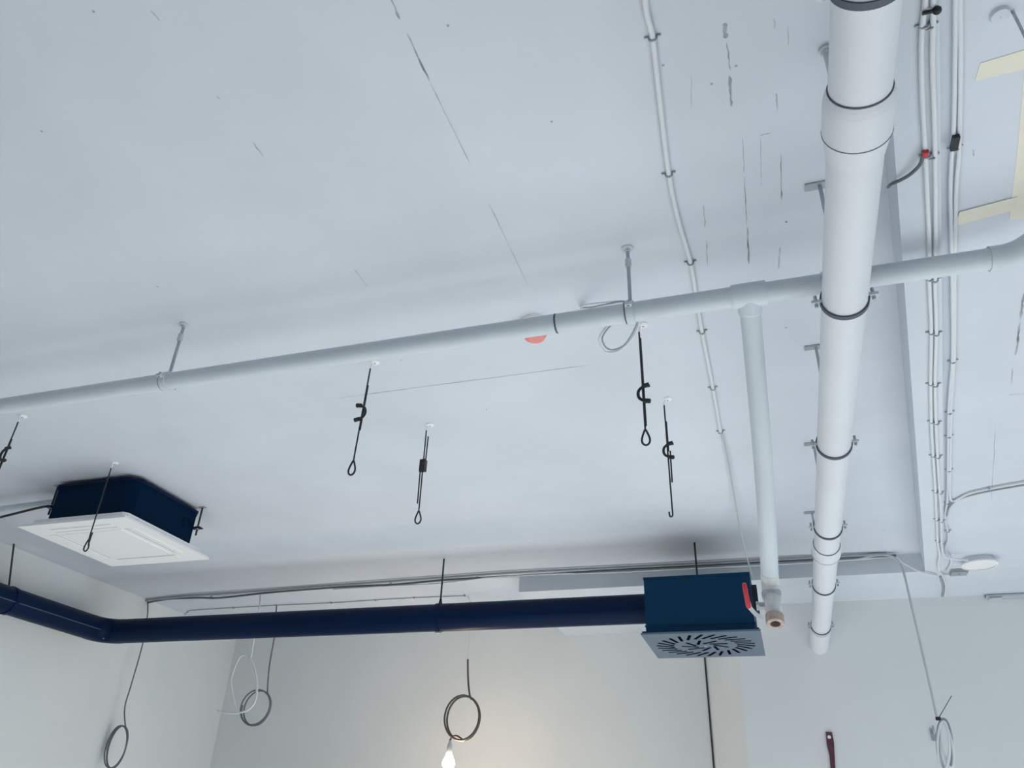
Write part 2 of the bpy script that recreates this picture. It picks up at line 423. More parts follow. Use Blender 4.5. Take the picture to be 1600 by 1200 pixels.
for a, b in zip(lv[:-1], lv[1:]):
    d = (b - a).normalized(); sd = d.cross(VY).normalized()
    mb.obox((a + b) / 2, d * ((b - a).length / 2 + .003), sd * .007, VY * .002)
lever = mb.build('valve_lever', 'cable_white', water)
mb = MB(); g0, g1 = vp(1170, 950), vp(1162.5, 911)
d = (g1 - g0).normalized(); sd = d.cross(VY).normalized()
mb.tube([g0, g0.lerp(g1, .06), g0.lerp(g1, .5), g0.lerp(g1, .95), g1], [.006, .0085, .0088, .0082, .005], 12); mb.build('red_grip', 'red_grip', lever)

# ================================================================== NAVY ROUND DUCT
UY, UZ, UR = 2.906, 0.762, 0.0870
UXL = -2.885
CX_, BH_ = -.2375, .181
duct = thing('air_duct', 'long navy round duct turning a corner along the left wall', 'duct', W(-1.6, UY, UZ))
ux = lambda x: W(x, UY, UZ)
EB = .085
mb = MB(); mb.cyl(ux(CX_ - BH_), ux(-1.256), UR, 40); mb.build('duct_section', 'navy_metal', duct)
mb = MB(); mb.cyl(ux(-1.256), ux(UXL + EB), UR * .985, 40); mb.build('duct_section', 'navy_metal', duct)
c = W(UXL + EB, UY - EB, UZ)
mb = MB(); mb.tube([c + VY * EB * S + VX * .02] + arc(c, VY, -VX, EB * S, 0, math.pi / 2, 10) + [c - VX * EB * S - VY * .02], UR, 40); elb = mb.build('elbow', 'navy_metal', duct)
mb = MB(); mb.cyl(W(UXL, UY - EB, UZ), W(UXL, 1.2, UZ), UR * .985, 40); mb.build('duct_section', 'navy_metal', duct)
for x in (-1.256,):
    mb = MB(); mb.lathe(ux(x) - VX * .014, VX, [(0, UR), (0, UR + .004), (.028, UR + .004), (.028, UR)], 40); bnd = mb.build('hanger_band', 'navy_metal', duct)
    e = MB(); e.cyl(ux(x) + VZ * UR, W(x, UY, ZC), .0058, 10); e.build('hanger_rod', 'black_wire', bnd)
    e = MB(); e.cyl(ux(x) + VZ * (UR - .002), ux(x) + VZ * (UR + .035), .014, 10, r2=.007); e.build('rod_bracket', 'black_plastic', bnd)
    e = MB(); e.obox(ux(x) - VZ * (UR + .006), VX * .016, VY * .012, VZ * .006); e.build('band_screw', 'zinc', bnd)
mb = MB(); mb.lathe(W(UXL, 2.37, UZ) - VY * .014, VY, [(0, UR), (0, UR + .004), (.028, UR + .004), (.028, UR)], 40); bnd = mb.build('hanger_band', 'navy_metal', duct)
e = MB(); e.cyl(W(UXL - .02, 2.37, UZ) + VZ * UR * .9, W(-2.965, 2.37, ZC), .0058, 10); e.build('hanger_rod', 'black_wire', bnd)
# raised seam along the left wall, its highlight painted paler; glint bead at the elbow
p0 = W(UXL, UY - EB, UZ) + Vector((UR * .96, 0, -UR * .20)); p1 = W(UXL, 1.2, UZ) + Vector((UR * .96, 0, -UR * .20))
mb = MB(); mb.tube([p0, p1], .0035, 6); mb.build('duct_seam', 'seam_highlight', duct)
mb = MB(); q = onz(157, 988, UZ - .02); mb.sphere(W(UXL + .045, UY - .048, UZ - .038), .010, 1, 10, 6); mb.build('elbow_glint', 'plate_grey', duct)  # grey ball added as the small highlight on the elbow
scr = MB(); scr.sphere((0, 0, 0), .0045, 1, 8, 5)
so = scr.build('screw', 'zinc', duct, W(-.5, UY, UZ)); first = True
for i, x in enumerate([-.50, -.60, -.70, -.79, -.87, -.95, -1.03, -1.11, -1.19]):
    a = math.radians(-118 if i % 2 else -104)
    o = so if i == 0 else so.copy()
    if i: col.objects.link(o)
    o.location = ux(x) + Vector((0, math.cos(a) * UR, math.sin(a) * UR)) - WORLD[duct.name]

# ================================================================== SWIRL DIFFUSER BOX
CX, CY, HD, HT, PH, BH = -.2375, 2.906, .625, .822, .194, .178
diff = thing('swirl_diffuser', 'navy plenum box with a grey swirl diffuser plate hung from the ceiling', 'diffuser', W(CX, CY, HT))
z0 = HD + .012
mb = MB(); mb.box(W(CX - BH, CY - BH, z0), W(CX + BH, CY + BH, HT)); mb.build('plenum_box', 'navy_box', diff)
mb = MB(); mb.box(W(CX - BH - .002, CY - BH - .002, HT - .006), W(CX + BH + .002, CY + BH + .002, HT + .002)); mb.build('top_flange', 'navy_box', diff)
mb = MB(); mb.box(W(CX - BH - .003, CY - BH - .003, z0 + .018), W(CX + BH + .003, CY + BH + .003, z0 + .022)); mb.build('fold_line', 'navy_box', diff)
pl = MB(); b0 = W(CX - PH, CY - PH, HD); b1 = W(CX + PH, CY + PH, HD + .006)
pl.box(b0, b1); plate = pl.build('diffuser_plate', 'plate_grey', diff)
mb = MB(); mb.box(W(CX - PH + .004, CY - PH + .004, HD + .006), W(CX + PH - .004, CY + PH - .004, z0)); mb.build('plate_collar', 'navy_box', diff)
c = W(CX, CY, HD) - VZ * .0008
def slot_mesh(L, w):
    mb = MB(); mb.box((-L / 2, -w / 2, -.0006), (L / 2, w / 2, .003)); return mb
def ring(n, r, tilt, L, w, off):
    s0 = slot_mesh(L, w).build('slot', 'slot_black', plate, Vector((0, 0, 0)))
    for i in range(n):
        o = s0 if i == 0 else s0.copy()
        if i: col.objects.link(o)
        a = 2 * math.pi * i / n + off
        o.location = c + Vector((math.cos(a) * r, math.sin(a) * r, 0)) - WORLD[plate.name]
        o.rotation_euler = (0, 0, a + tilt)
ring(26, .224, math.radians(30), .112, .0165, .05)
ring(9, .088, math.radians(30), .100, .0160, .2)
mb = MB(); mb.lathe(c - VZ * .0005, -VZ, [(0, .010), (.003, .008), (.003, .001)], 14); mb.build('centre_screw', 'zinc', plate)
for sx, sy in ((-.01, 0),):
    e = MB(); e.cyl(W(-.246, CY, HT), W(-.246, CY, ZC), .0058, 10); e.build('hanger_rod', 'black_wire', diff)
e = MB(); xr = CX + BH; e.box(W(xr, CY - .10, HT - .11), W(xr + .018, CY - .04, HT - .02)); e.build('actuator', 'black_plastic', diff)

# ================================================================== CASSETTE UNIT
KX, KY = -2.085, 2.040
KB, KP = .172, .213
KT, KBOT = .985, .858
cass = thing('cassette_air_conditioner', 'ceiling cassette air conditioner with navy casing and white square panel', 'air conditioner', W(KX, KY, KT))
def octo(h, ch, z): return [W(KX + x, KY + y, z) for x, y in ((-h + ch, -h), (h - ch, -h), (h, -h + ch), (h, h - ch), (h - ch, h), (-h + ch, h), (-h, h - ch), (-h, -h + ch))]
mb = MB(); mb.prism(octo(KB, .030, KBOT), octo(KB, .030, KT)); body = mb.build('casing', 'navy_case', cass)
mb = MB(); mb.prism(octo(KB + .003, .031, KT - .008), octo(KB + .003, .031, KT + .001)); mb.build('top_rim', 'navy_metal', cass)
mb = MB(); mb.lathe(W(KX + KB, KY + .10, .93), VX, [(-.001, .030), (.004, .030), (.004, .024), (.002, .024)], 20); mb.build('knockout_ring', 'navy_case', body)
mb = MB(); mb.prism(octo(KB + .020, .012, KBOT - .020), octo(KB + .018, .012, KBOT)); fr = mb.build('panel_frame', 'white_plastic', cass)
def sq(h, z): return [W(KX + x, KY + y, z) for x, y in ((-h, -h), (h, -h), (h, h), (-h, h))]
mb = MB(); mb.prism(sq(KP, KBOT - .029), sq(KP - .003, KBOT - .020)); panel = mb.build('panel', 'white_plastic', cass)
zp = KBOT - .029
mb = MB(); mb.prism(sq(.120, zp - .002), sq(.122, zp)); gr = mb.build('intake_grille', 'white_grille', panel)
lv = MB(); lv.prism([(-.20, -.020, -.004), (.20, -.020, -.004), (.20, .020, -.002), (-.20, .020, -.002)], [(-.20, -.020, .001), (.20, -.020, .001), (.20, .020, .001), (-.20, .020, .001)])
l0 = lv.build('air_vane', 'white_plastic', panel, Vector((0, 0, 0)))
gp = MB(); gp.box((-.205, -.003, -.0006), (.205, .003, .001))
g0 = gp.build('vane_gap', 'vent_shadow', panel, Vector((0, 0, 0)))
for i in range(4):
    a = i * math.pi / 2
    dv = Vector((math.sin(a), -math.cos(a), 0))
    for src, d in ((l0, .158), (g0, .142)):
        o = src if i == 0 else src.copy()
        if i: col.objects.link(o)
        o.location = W(KX, KY, zp) + dv * d * S - WORLD[panel.name]
        o.rotation_euler = (0, 0, a)
for (x, y, sgn) in ((KX + KB + .018, KY + KB - .03, 1), (KX - KB - .012, KY - KB + .03, -1), (KX - KB - .012, KY + KB - .03, -1)):
    e = MB(); e.cyl(W(x, y, ZC), W(x, y, .895), .0052, 10); rod = e.build('hanger_rod', 'black_wire', cass)
    e = MB(); e.obox(W(x - sgn * .004, y, .922), VX * .032, VY * .018, VZ * .003); e.build('lug', 'navy_metal', rod)
    e = MB(); e.cyl(W(x, y, .915), W(x, y, .929), .010, 6); e.build('rod_nut', 'zinc', rod)
    e = MB(); t = W(x, y, ZC); e.box(t - Vector((.022, .012, .004)), t + Vector((.022, .012, 0))); e.build('ceiling_plate', 'zinc', rod)
# pipes that leave its left side for the wall
for (z, r, mt, lab, y0, yy, sag) in ((.955, .019, 'pipe_paint', 'thick insulated grey pipe from the cassette to the left wall', 1.93, 1.97, .0),
                              (.915, .007, 'black_wire', 'thin black line drooping from the cassette to the left wall', 1.90, 1.95, .012)):
    a = W(KX - KB, y0, z); b = W(XL, yy, z)
    mb = MB(); mb.tube(spl([a, W(KX - KB - .05, y0, z + sag), W((KX + XL) / 2 - .1, (y0 + yy) / 2, z - sag), b], 8), r, 12)
    tag(mb.build('refrigerant_pipe', mt, None, a), lab, 'pipe')

# ================================================================== HANGING WIRES
def solve_z(x, y, py):                # height at which the vertical through (x, y) reaches picture row py
    lo, hi = -.5, 1.0
    for _ in range(40):
        md = (lo + hi) / 2
        v = R3.transposed() @ Vector((x, y, md))
        if 600 - FPX * v.z / v.y > py: lo = md
        else: hi = md
    return md
def wire_hanger(x, y, bottom, clip, label, double=0, side=1, loop=True, block=False, thick=(.25, .75), lean=0.0, noclip=False):
    top = W(x, y, ZC)
    zb = solve_z(x, y, bottom); bot = W(x + lean, y, zb)
    t = thing('wire_hanger', label, 'hanger', top, 'wire hangers on the ceiling')
    mb = MB(); mb.lathe(top, -VZ, [(0, .018), (.004, .018), (.008, .013), (.009, .001)], 20); ro = mb.build('ceiling_disc', 'white_plastic', t)
    mb = MB(); mb.lathe(top - VZ * .0095, -VZ, [(0, .004), (.002, .003), (.002, .0005)], 8); mb.build('screw', 'zinc', ro)
    a = top + Vector((-.016, 0, 0))
    b = bot + Vector((-.012, 0, 0))
    d = b - a
    lp = .062 if loop else .0
    n0 = a + d.normalized() * .03
    end = b - d.normalized() * lp
    mb = MB(); mb.tube(spl([a + Vector((.012, 0, -.006)), a + Vector((.003, 0, -.012)), n0], 4), .0028, 8); mb.build('hook', 'white_plastic', t)
    mb = MB(); mb.tube([n0, end], .0032, 8); mb.build('wire', 'black_wire', t)
    if thick:
        mb = MB(); mb.tube([a + d * thick[0] + VX * .002, a + d * thick[1] + VX * .002], .0048, 8); mb.build('sleeve', 'black_plastic', t)
    if loop:
        u = VX; w = -d.normalized()
        pts = [end - w * (.004 + d_) + Vector((x_, 0, 0)) for x_, d_ in ((0, 0), (.006, .012), (.011, .026), (.0135, .040), (.010, .052), (0, .058), (-.010, .052), (-.0135, .040), (-.011, .026), (-.006, .012))]
        mb = MB(); mb.tube(spl(pts, 5, closed=True), .0036, 8, closed=True); mb.build('loop', 'black_wire', t)
    else:
        w = -d.normalized()
        pts = [end, end - w * .028, end + Vector((-.004, 0, 0)) - w * .036, end + Vector((-.011, 0, 0)) - w * .034, end + Vector((-.013, 0, 0)) - w * .016]
        mb = MB(); mb.tube(spl(pts, 5), .0032, 8); mb.build('hook', 'black_wire', t)
    if double:
        for s0, s1, off in ((clip - double, clip + .02, .012), (clip, clip + double * 1.25, -.012)) if block else ((clip, clip + double, .010),):
            mb = MB(); mb.tube([a + d * s0 + VX * off, a + d * s1 + VX * off * .8 ], .0032, 8); mb.build('wire_tail', 'black_wire', t)
    k = a + d * clip
    mb = MB()
    if noclip: return t
    if block:
        mb.obox(k, VX * .013, VY * .012, VZ * .027); mb.build('adjuster_clip', 'black_plastic', t)
        mb = MB(); mb.cyl(k + Vector((-.016, 0, -.024)), k + Vector((.012, 0, -.024)), .005, 8); mb.build('clip_screw', 'black_plastic', t)
    else:
        s = side
        mb.tube(spl([k + Vector((s * .026, -.004, .030)), k + Vector((s * .002, -.006, .027)), k + Vector((-s * .014, -.006, .012)), k + Vector((-s * .014, -.006, -.012)), k + Vector((s * .002, -.006, -.027)), k + Vector((s * .026, -.004, -.030))], 4), .0055, 8)
        cl = mb.build('adjuster_clip', 'black_plastic', t)
        for zz in (.029, -.029):
            mb = MB(); mb.cyl(k + Vector((s * .004, -.008, zz)), k + Vector((s * .024, -.008, zz * 1.12)), .0085, 10); mb.build('clip_screw', 'black_plastic', cl)
    return t
wire_hanger(-.845, 1.436, 741, .47, 'black wire hanger under the pipe with clip opening left, left of the other three', side=-1, thick=(.22, .62), lean=-.012)
wire_hanger(-.843, 1.776, 818, .43, 'black wire hanger with doubled wire and solid block clip', double=.30, block=True, thick=None)
wire_hanger(-.194, 1.442, 695, .60, 'black wire hanger beside the thin wire loop below the pipe, with closed end loop', thick=(.12, .85))
wire_hanger(-.189, 1.787, 793, .50, 'black wire hanger ending in an open hook beside the surface conduit', double=.28, loop=False, thick=(.22, .50))
wire_hanger(-1.960, 1.452, 800, .42, 'black wire hanger cut by the left edge above the cassette', thick=(.25, .6), lean=-.008)
wire_hanger(-1.930, 1.784, 861, .80, 'thin black wire hanger hanging in front of the cassette casing', thick=None, double=.14, noclip=True)
# hook and rod at the right edge
t0 = onz(1570, 20, ZB)
t = thing('wire_hanger', 'grey rod hanger beside the yellow tape at the upper right edge', 'hanger', t0, 'wire hangers on the ceiling')
mb = MB(); mb.lathe(t0 - VX * .010, -VZ, [(0, .020), (.010, .018), (.012, .001)], 20); mb.build('ceiling_disc', 'ceiling_paint', t)
mb = MB(); mb.cyl(t0 + VX * .014, t0 + VX * .014 + Vector((.004, 0, -.20)), .0032, 8); mb.build('wire', 'zinc', t)

# ================================================================== CABLES
def cable(pts, r, mt, label, name='cable', clips=(), clip_mat='painted_steel', group=None, up=VZ, k=6):
    pts = [Vector(p) for p in pts]
    mb = MB(); mb.tube(spl(pts, k), r, 10)
    if not clips:
        o = mb.build(name, mt, None, pts[0]); return tag(o, label, 'cable', group)
    t = thing(name, label, 'cable', pts[0], group)
    mb.build('sheath', mt, t)
    for c, d in clips:
        saddle(Vector(c), Vector(d), r, clip_mat, t)
    return t
def saddle(c, d, r, mt, parent, up=VZ):
    d = d.normalized(); sd = d.cross(up).normalized()
    mb = MB()
    prof = [c + sd * -(r + .012) + up * r * .9, c + sd * -(r + .002) + up * r * .7, c + sd * -(r + .0015) - up * r * .4, c - up * (r + .0018), c + sd * (r + .0015) - up * r * .4, c + sd * (r + .002) + up * r * .7, c + sd * (r + .012) + up * r * .9]
    mb.tube(spl(prof, 3), .0028, 6)
    return mb.build('clip', mt, parent)
# surface conduit up the middle
zc = ZC - .006
cp = [(1004, -40), (1010, 18), (1020, 60), (1030, 150), (1045, 272), (1060, 345), (1079, 411), (1088, 466), (1097, 519), (1114, 607), (1126, 677)]
P = [onz(x, y, zc) for x, y in cp]
cl = []
for q in [(1020, 60), (1045, 273), (1079, 411), (1097, 519), (1114, 607), (1126, 675)]:
    a = onz(*q, zc); cl.append((a, onz(q[0] + 1.6, q[1] + 10, zc) - a))
cable(P, .0072, 'cable_white', 'white surface conduit clipped to the ceiling left of the valve branch', 'conduit', cl, 'zinc')
tp = [onz(1126, 675, zc), ony(1137, 715, 2.15), ony(1150, 790, 2.5), ony(1162, 852, 2.72), W(CX + BH + .009, CY - .07, HT + .008)]
cable(tp, .0042, 'cable_grey', 'thin grey lead dropping from the conduit end to the diffuser box')
e_ = MB()
# three cables along the ceiling in front of the cross beam
tray = 'long cables along the ceiling before the rear wall'
cabs = [([(228, 938), (300, 931), (430, 922), (560, 912), (700, 902), (800, 895), (960, 887), (1100, 880), (1230, 873), (1330, 868), (1385, 866)], .0085, 'cable_mid', 'upper cable of the long bundle running to the left wall'),
        ([(229, 942), (262, 936), (310, 934), (345, 934), (420, 926), (520, 918), (620, 913), (700, 906), (840, 898), (960, 891), (1100, 884), (1230, 877), (1340, 871), (1400, 868)], .0080, 'cable_dark', 'darker sagging cable of the long bundle along the rear ceiling'),
        ([(520, 921), (600, 916), (680, 912), (760, 903), (860, 897), (960, 894), (1080, 888), (1230, 881), (1340, 874), (1395, 870), (1412, 880), (1440, 894), (1464, 899)], .0055, 'cable_white', 'white cable of the long bundle curling towards the round disc')]
for i, (q, r, mt, lab) in enumerate(cabs):
    P = [onz(x, y, ZC - .010 - .003 * i) for x, y in q]
    if i == 2: P = P[:-4] + [ony(x, y, YB - .02) for x, y in q[-4:-1]] + [onz(1464, 899, ZB - .006)]
    cl = []
    if i == 0:
        for x in (330, 470, 610, 745, 965, 1185, 1300):
            for (a, b) in zip(q[:-1], q[1:]):
                if a[0] <= x < b[0]:
                    yy = a[1] + (b[1] - a[1]) * (x - a[0]) / (b[0] - a[0])
                    cl.append((onz(x, yy + 2, ZC - .009), VX))
    cable(P, r, mt, lab, 'ceiling_cable', cl, 'cable_dark', tray)
q = [(289, 961), (294, 956), (310, 953), (430, 946), (520, 942), (580, 938), (650, 934), (728, 931)]
P = [onz(x, y, ZC - .004) for x, y in q]
cl = [(onz(x, y, ZC - .004), VX) for x, y in ((365, 950), (432, 946), (518, 942), (587, 938), (647, 934), (726, 931))]
cable(P, .0036, 'cable_mid', 'short thin cable behind the duct, shorter than the bundle', 'ceiling_cable', cl, 'cable_dark', tray)
# cables along the skewed beam
zt = ZT - .005
beamc = 'cables running along the skewed beam'
L1 = [(1446, -40), (1446, 0), (1440, 60), (1441, 150), (1446, 240), (1449, 310), (1452, 380), (1452, 440), (1455, 520), (1454, 600), (1456, 680), (1461, 760), (1465, 845), (1468, 866)]
L2 = [(1459, -40), (1458, 30), (1457, 100), (1461, 240), (1462, 380), (1461, 440), (1463, 520), (1461, 600), (1464, 700), (1470, 800), (1473, 864)]
saddles = [(1448, 40), (1452, 243), (1457, 436), (1459, 520), (1458, 600), (1460, 659), (1462, 712), (1466, 768), (1468, 812), (1470, 846)]
P = [onz(x, y, zt) for x, y in L1] + [onz(1466, 885, ZT - .008), onz(1471, 897, ZB - .01), onz(1484, 898, ZB - .006)]
cable(P, .0058, 'cable_white', 'left cable of the pair clipped along the skewed beam underside', 'beam_cable', [(onz(x - 3, y, zt), VY + VX * .13) for x, y in saddles], 'zinc', beamc)
P = [onz(x, y, zt) for x, y in L2] + [onz(1490, 873, ZB - .02), onz(1512, 875, ZB - .03)]
cable(P, .0058, 'cable_white', 'right cable of the pair along the beam, ending at the round disc', 'beam_cable', [(onz(x + 4, y + 2, zt), VY + VX * .13) for x, y in saddles], 'zinc', beamc)
zr = ZB - .006
R1 = [(1494, -40), (1493, 0), (1492, 100), (1490, 200), (1485, 290), (1487, 400), (1488, 480), (1488, 560), (1482, 640), (1481, 720), (1480, 780), (1476, 810), (1482, 838), (1477, 858), (1484, 870), (1486, 880), (1479, 893)]
R2 = [(1500, -40), (1500, 0), (1501, 100), (1499, 230), (1494, 300), (1492, 420), (1491, 560), (1486, 640), (1485, 720), (1484, 770), (1489, 783), (1512, 772), (1545, 764), (1610, 752)]
rs = [(1493, 232), (1489, 425), (1489, 565), (1484, 645), (1483, 682), (1483, 735), (1481, 786), (1481, 830)]
cable([onz(x, y, zr) for x, y in R1], .0055, 'cable_white', 'cable beside the skewed beam with a wavy far end', 'beam_cable', [(onz(x, y, zr), VY + VX * .13) for x, y in rs], 'zinc', beamc)
cable([onz(x, y, zr) for x, y in R2], .0055, 'cable_white', 'cable beside the skewed beam that bends off to the right edge', 'beam_cable', [(onz(1545, 764, zr), VX)], 'zinc', beamc)
cable([onz(x, y, zr) for x, y in [(1479, 806), (1483, 793), (1496, 781), (1520, 773), (1548, 767), (1610, 756)]], .0048, 'cable_mid', 'lower thin cable curving off to the right edge', 'beam_cable', (), group=beamc)
cable([onz(1443, 236, zt - .003), onz(1438, 256, zt - .008), onz(1424, 271, zt - .006), onz(1408, 281, zt - .003), onz(1394, 287, zt + .002), onz(1388, 292, zt + .03)], .0045, 'cable_dark', 'dark lead crossing the beam edge beside the big pipe socket', 'beam_cable')
cable([onz(1469, 901, ZB - .004), onz(1473, 912, ZB - .005), onz(1474, 922, ZB - .004), onz(1472, 932, ZB - .004)], .0055, 'cable_mid', 'short grey cable on the soffit entering the rear wall', 'beam_cable')
cable([onz(1472, 899, ZB - .004), onz(1477, 912, ZB - .005), onz(1477, 922, ZB - .004), onz(1475, 932, ZB - .004)], .0045, 'cable_white', 'short white cable on the soffit entering the rear wall', 'beam_cable')
t = MB(); a = onz(1441, 21, zt - .006); b = onz(1464, 16, zt - .006); t.cyl(a, b, .004, 8); t.sphere(b, .009, 1, 10, 8)
tag(t.build('cable_tie', 'black_plastic', None, a), 'black tie across the beam cables at the upper edge', 'cable tie')
t = MB(); a = onz(1492, 223, zr - .006); t.obox(a, VX * .008, VY * .022, VZ * .006)
tag(t.build('cable_clamp', 'black_plastic', None, a), 'small black clamp on the cables right of the beam', 'clamp')
t = MB(); a = onz(1446, 239, zt - .006); t.cyl(a - VY * .006, a + VY * .006, .0072, 10)
tag(t.build('tape_band', 'red_grip', None, a), 'tiny red band around a beam cable', 'tape')

# ---- dangling coils
def coil_pts(c, rx, rz, turns, jit, ph=math.pi / 2, n=14, tilt=0.15, sgn=1):
    c = Vector(c); out = []
    for i in range(int(turns * n) + 1):
        a = ph + sgn * 2 * math.pi * i / n
        j = 1 + jit * math.sin(i * .43 + 1.3)
        out.append(c + Vector((math.cos(a) * rx * j, (i / (turns * n) - .5) * .02 + math.sin(a * .5) * tilt * rx, math.sin(a) * rz * j)))
    return out
YC = 3.2
c = ony(181, 1172, YC)
top = onz(231, 940, ZC - .01)
P = [top, W(-2.955, YC + .01, .90), ony(222, 1010, YC), ony(205, 1070, YC), ony(195, 1105, YC), ony(196, 1135, YC)] + coil_pts(c, .085, .145, 3.4, .16, ph=.9)
cable(P, .0052, 'cable_dark', 'dark cable with a narrow coil hanging before the left wall', 'hanging_cable', (), group='coiled cables hanging from the ceiling', k=4)
c = ony(380, 1067, YC)
P = [onz(407, 930, ZC - .01), ony(405, 950, YC), ony(396, 1003, YC)] + [ony(x, y, YC) for x, y in ((391, 1030), (384, 1024), (374, 1028), (363, 1055), (362, 1075), (370, 1108), (382, 1112), (398, 1098), (402, 1070), (397, 1042), (390, 1028), (394, 1048), (401, 1075), (396, 1100), (378, 1113), (355, 1114), (340, 1110))]
cable(P, .0062, 'cable_white', 'white cable with one tall loop and loose tail beside the dark coil', 'hanging_cable', (), group='coiled cables hanging from the ceiling', k=4)
YD = 3.44
c = ony(399, 1106, YD)
P = [onz(432, 947, ZC - .006), ony(430, 985, YD), ony(428, 1000, YD), ony(421, 1040, YD), ony(418, 1076, YD)] + coil_pts(c, .124, .128, 2.7, .07, ph=.75, sgn=-1)
cable(P, .0058, 'cable_dark', 'dark cable with a round coil hanging beside the white loop', 'hanging_cable', (), group='coiled cables hanging from the ceiling', k=4)
c = ony(722, 1122, YD)
P = [onz(731, 932, ZC - .006), ony(736, 945, YD), ony(735, 985, YD), ony(731, 1030, YD)]
P2 = [P[-1], ony(731, 1045, YD), ony(732, 1070, YD), ony(735, 1090, YD)] + coil_pts(c, .128, .148, 2.38, .03, ph=.9, sgn=-1) + [ony(714, 1150, YD), ony(706, 1152, YD), ony(703, 1158, YD)]
lamp = thing('bare_bulb', 'lit bare bulb on a coiled brown cable before the rear wall', 'lamp', P[0])
mb = MB(); mb.tube(spl(P, 5), .0045, 8); mb.build('white_lead', 'cable_white', lamp)
mb = MB(); mb.tube(spl(P2, 4), .0072, 8); mb.build('coiled_cable', 'cable_brown', lamp)
bc = ony(700, 1192, YD); stop = ony(703, 1162, YD)
mb = MB(); mb.tube([stop + VZ * .02, stop, stop - VZ * .02, stop - VZ * .062], [.008, .014, .019, .019], 14); mb.build('lamp_holder', 'cable_grey', lamp)
mb = MB(); prof = [(0, .014), (.018, .017), (.040, .028), (.062, .033), (.082, .028), (.094, .014), (.097, .001)]
mb.lathe(stop - VZ * .060, -VZ, [(d_ * 1.1, r_ * 1.35) for d_, r_ in prof], 20); mb.build('glass_bulb', 'bulb_glass', lamp)
# coil at the right
YE = 3.14
P = [ony(1340, 873, YE + .02), ony(1378, 867, YE + .01), ony(1398, 872, YE), ony(1411, 892, YE), ony(1425, 950, YE), ony(1447, 1045, YE), ony(1464, 1122, YE)]
t = thing('hanging_cable', 'grey cable with a tight tied bundle hanging before the right wall', 'cable', P[0], 'coiled cables hanging from the ceiling')
mb = MB(); mb.tube(spl(P, 5), .0065, 8); mb.build('drop', 'cable_grey', t)
for (dx, w, h, ph) in ((-4, 9, 38, 0), (3, 10, 40, .5), (8, 8, 34, .2), (0, 12, 42, .3)):
    pts = []
    for i in range(16):
        a = math.pi / 2 + 2 * math.pi * i / 16
        pts.append(ony(1474 + dx * (1 - math.sin(a)) / 2 + math.cos(a) * w + (1 - math.sin(a)) * 2, 1165 - math.sin(a) * h, YE - .01 + ph * .03))
    mb = MB(); mb.tube(spl(pts, 3, closed=True), .0062, 8, closed=True); mb.build('coil_turn', 'cable_mid' if ph == .3 else 'cable_white', t)
mb = MB(); a = ony(1466, 1123, YE); mb.cyl(a - VZ * .008, a + VZ * .008, .014, 10); tie = mb.build('cable_tie', 'black_plastic', t)
mb = MB(); mb.cyl(a, ony(1487, 1087, YE), .0026, 6); mb.build('tie_tail', 'cable_dark', tie)
# thin loop hanging under the water pipe
P = [onz(907, 480, ZC - .004), onz(918, 476, ZC - .03), onz(945, 473, ZC - .05), onz(975, 471, ZC - .06), onz(990, 478, ZC - .07), onz(999, 500, ZC - .08), onz(988, 528, ZC - .10), onz(966, 548, ZC - .11), onz(945, 549, ZC - .11), onz(936, 532, ZC - .10), onz(943, 516, ZC - .09), onz(956, 504, ZC - .08), onz(970, 496, ZC - .075)]
cable(P, .0036, 'cable_white', 'thin white wire looped from the ceiling around the water pipe hanger', 'wire_loop')
P = [onz(907, 481, ZC - .004), onz(925, 480, ZC - .03), onz(950, 475, ZC - .055), onz(980, 473, ZC - .065), onz(997, 497, ZC - .09), onz(980, 534, ZC - .11), onz(962, 546, ZC - .115), onz(948, 544, ZC - .115), onz(941, 530, ZC - .105), onz(947, 517, ZC - .095), onz(958, 505, ZC - .085)]
cable(P, .0030, 'cable_mid', 'second thinner grey wire looped with the white one under the pipe', 'wire_loop')

# ================================================================== SMALL FIXTURES
# detector behind the water pipe
a = onz(836, 505, ZC)
t = thing('smoke_detector', 'white ceiling detector with red cap half hidden behind the water pipe', 'detector', a)
mb = MB(); mb.lathe(a, -VZ, [(0, .060), (.012, .060), (.024, .052), (.026, .001)], 32); mb.build('base', 'white_plastic', t)
mb = MB(); mb.lathe(a - VZ * .025, -VZ, [(0, .046), (.022, .044), (.040, .036), (.046, .020), (.047, .001)], 32); mb.build('red_cap', 'red_plastic', t)
# round disc at the rear right
zd = .905
a = onz(1531, 884, zd)
t = thing('round_ceiling_light', 'round white disc light on the ceiling by the rear wall', 'light', Vector((a.x, a.y, CAM_Z + S * ZB)))
top = Vector((a.x, a.y, CAM_Z + S * ZB)); hgt = (ZB - zd) * S
mb = MB(); mb.lathe(top, -VZ, [(0, .078), (hgt - .010, .086)], 36); mb.build('housing', 'ceiling_paint', t)
mb = MB(); mb.lathe(top - VZ * (hgt - .010), -VZ, [(0, .086), (0, .095), (.008, .097), (.012, .092), (.012, .083)], 36); mb.build('rim', 'white_plastic', t)
mb = MB(); mb.lathe(top - VZ * (hgt - .000), -VZ, [(0, .084), (.001, .076), (.003, .001)], 36); mb.build('diffuser', 'white_plastic', t)
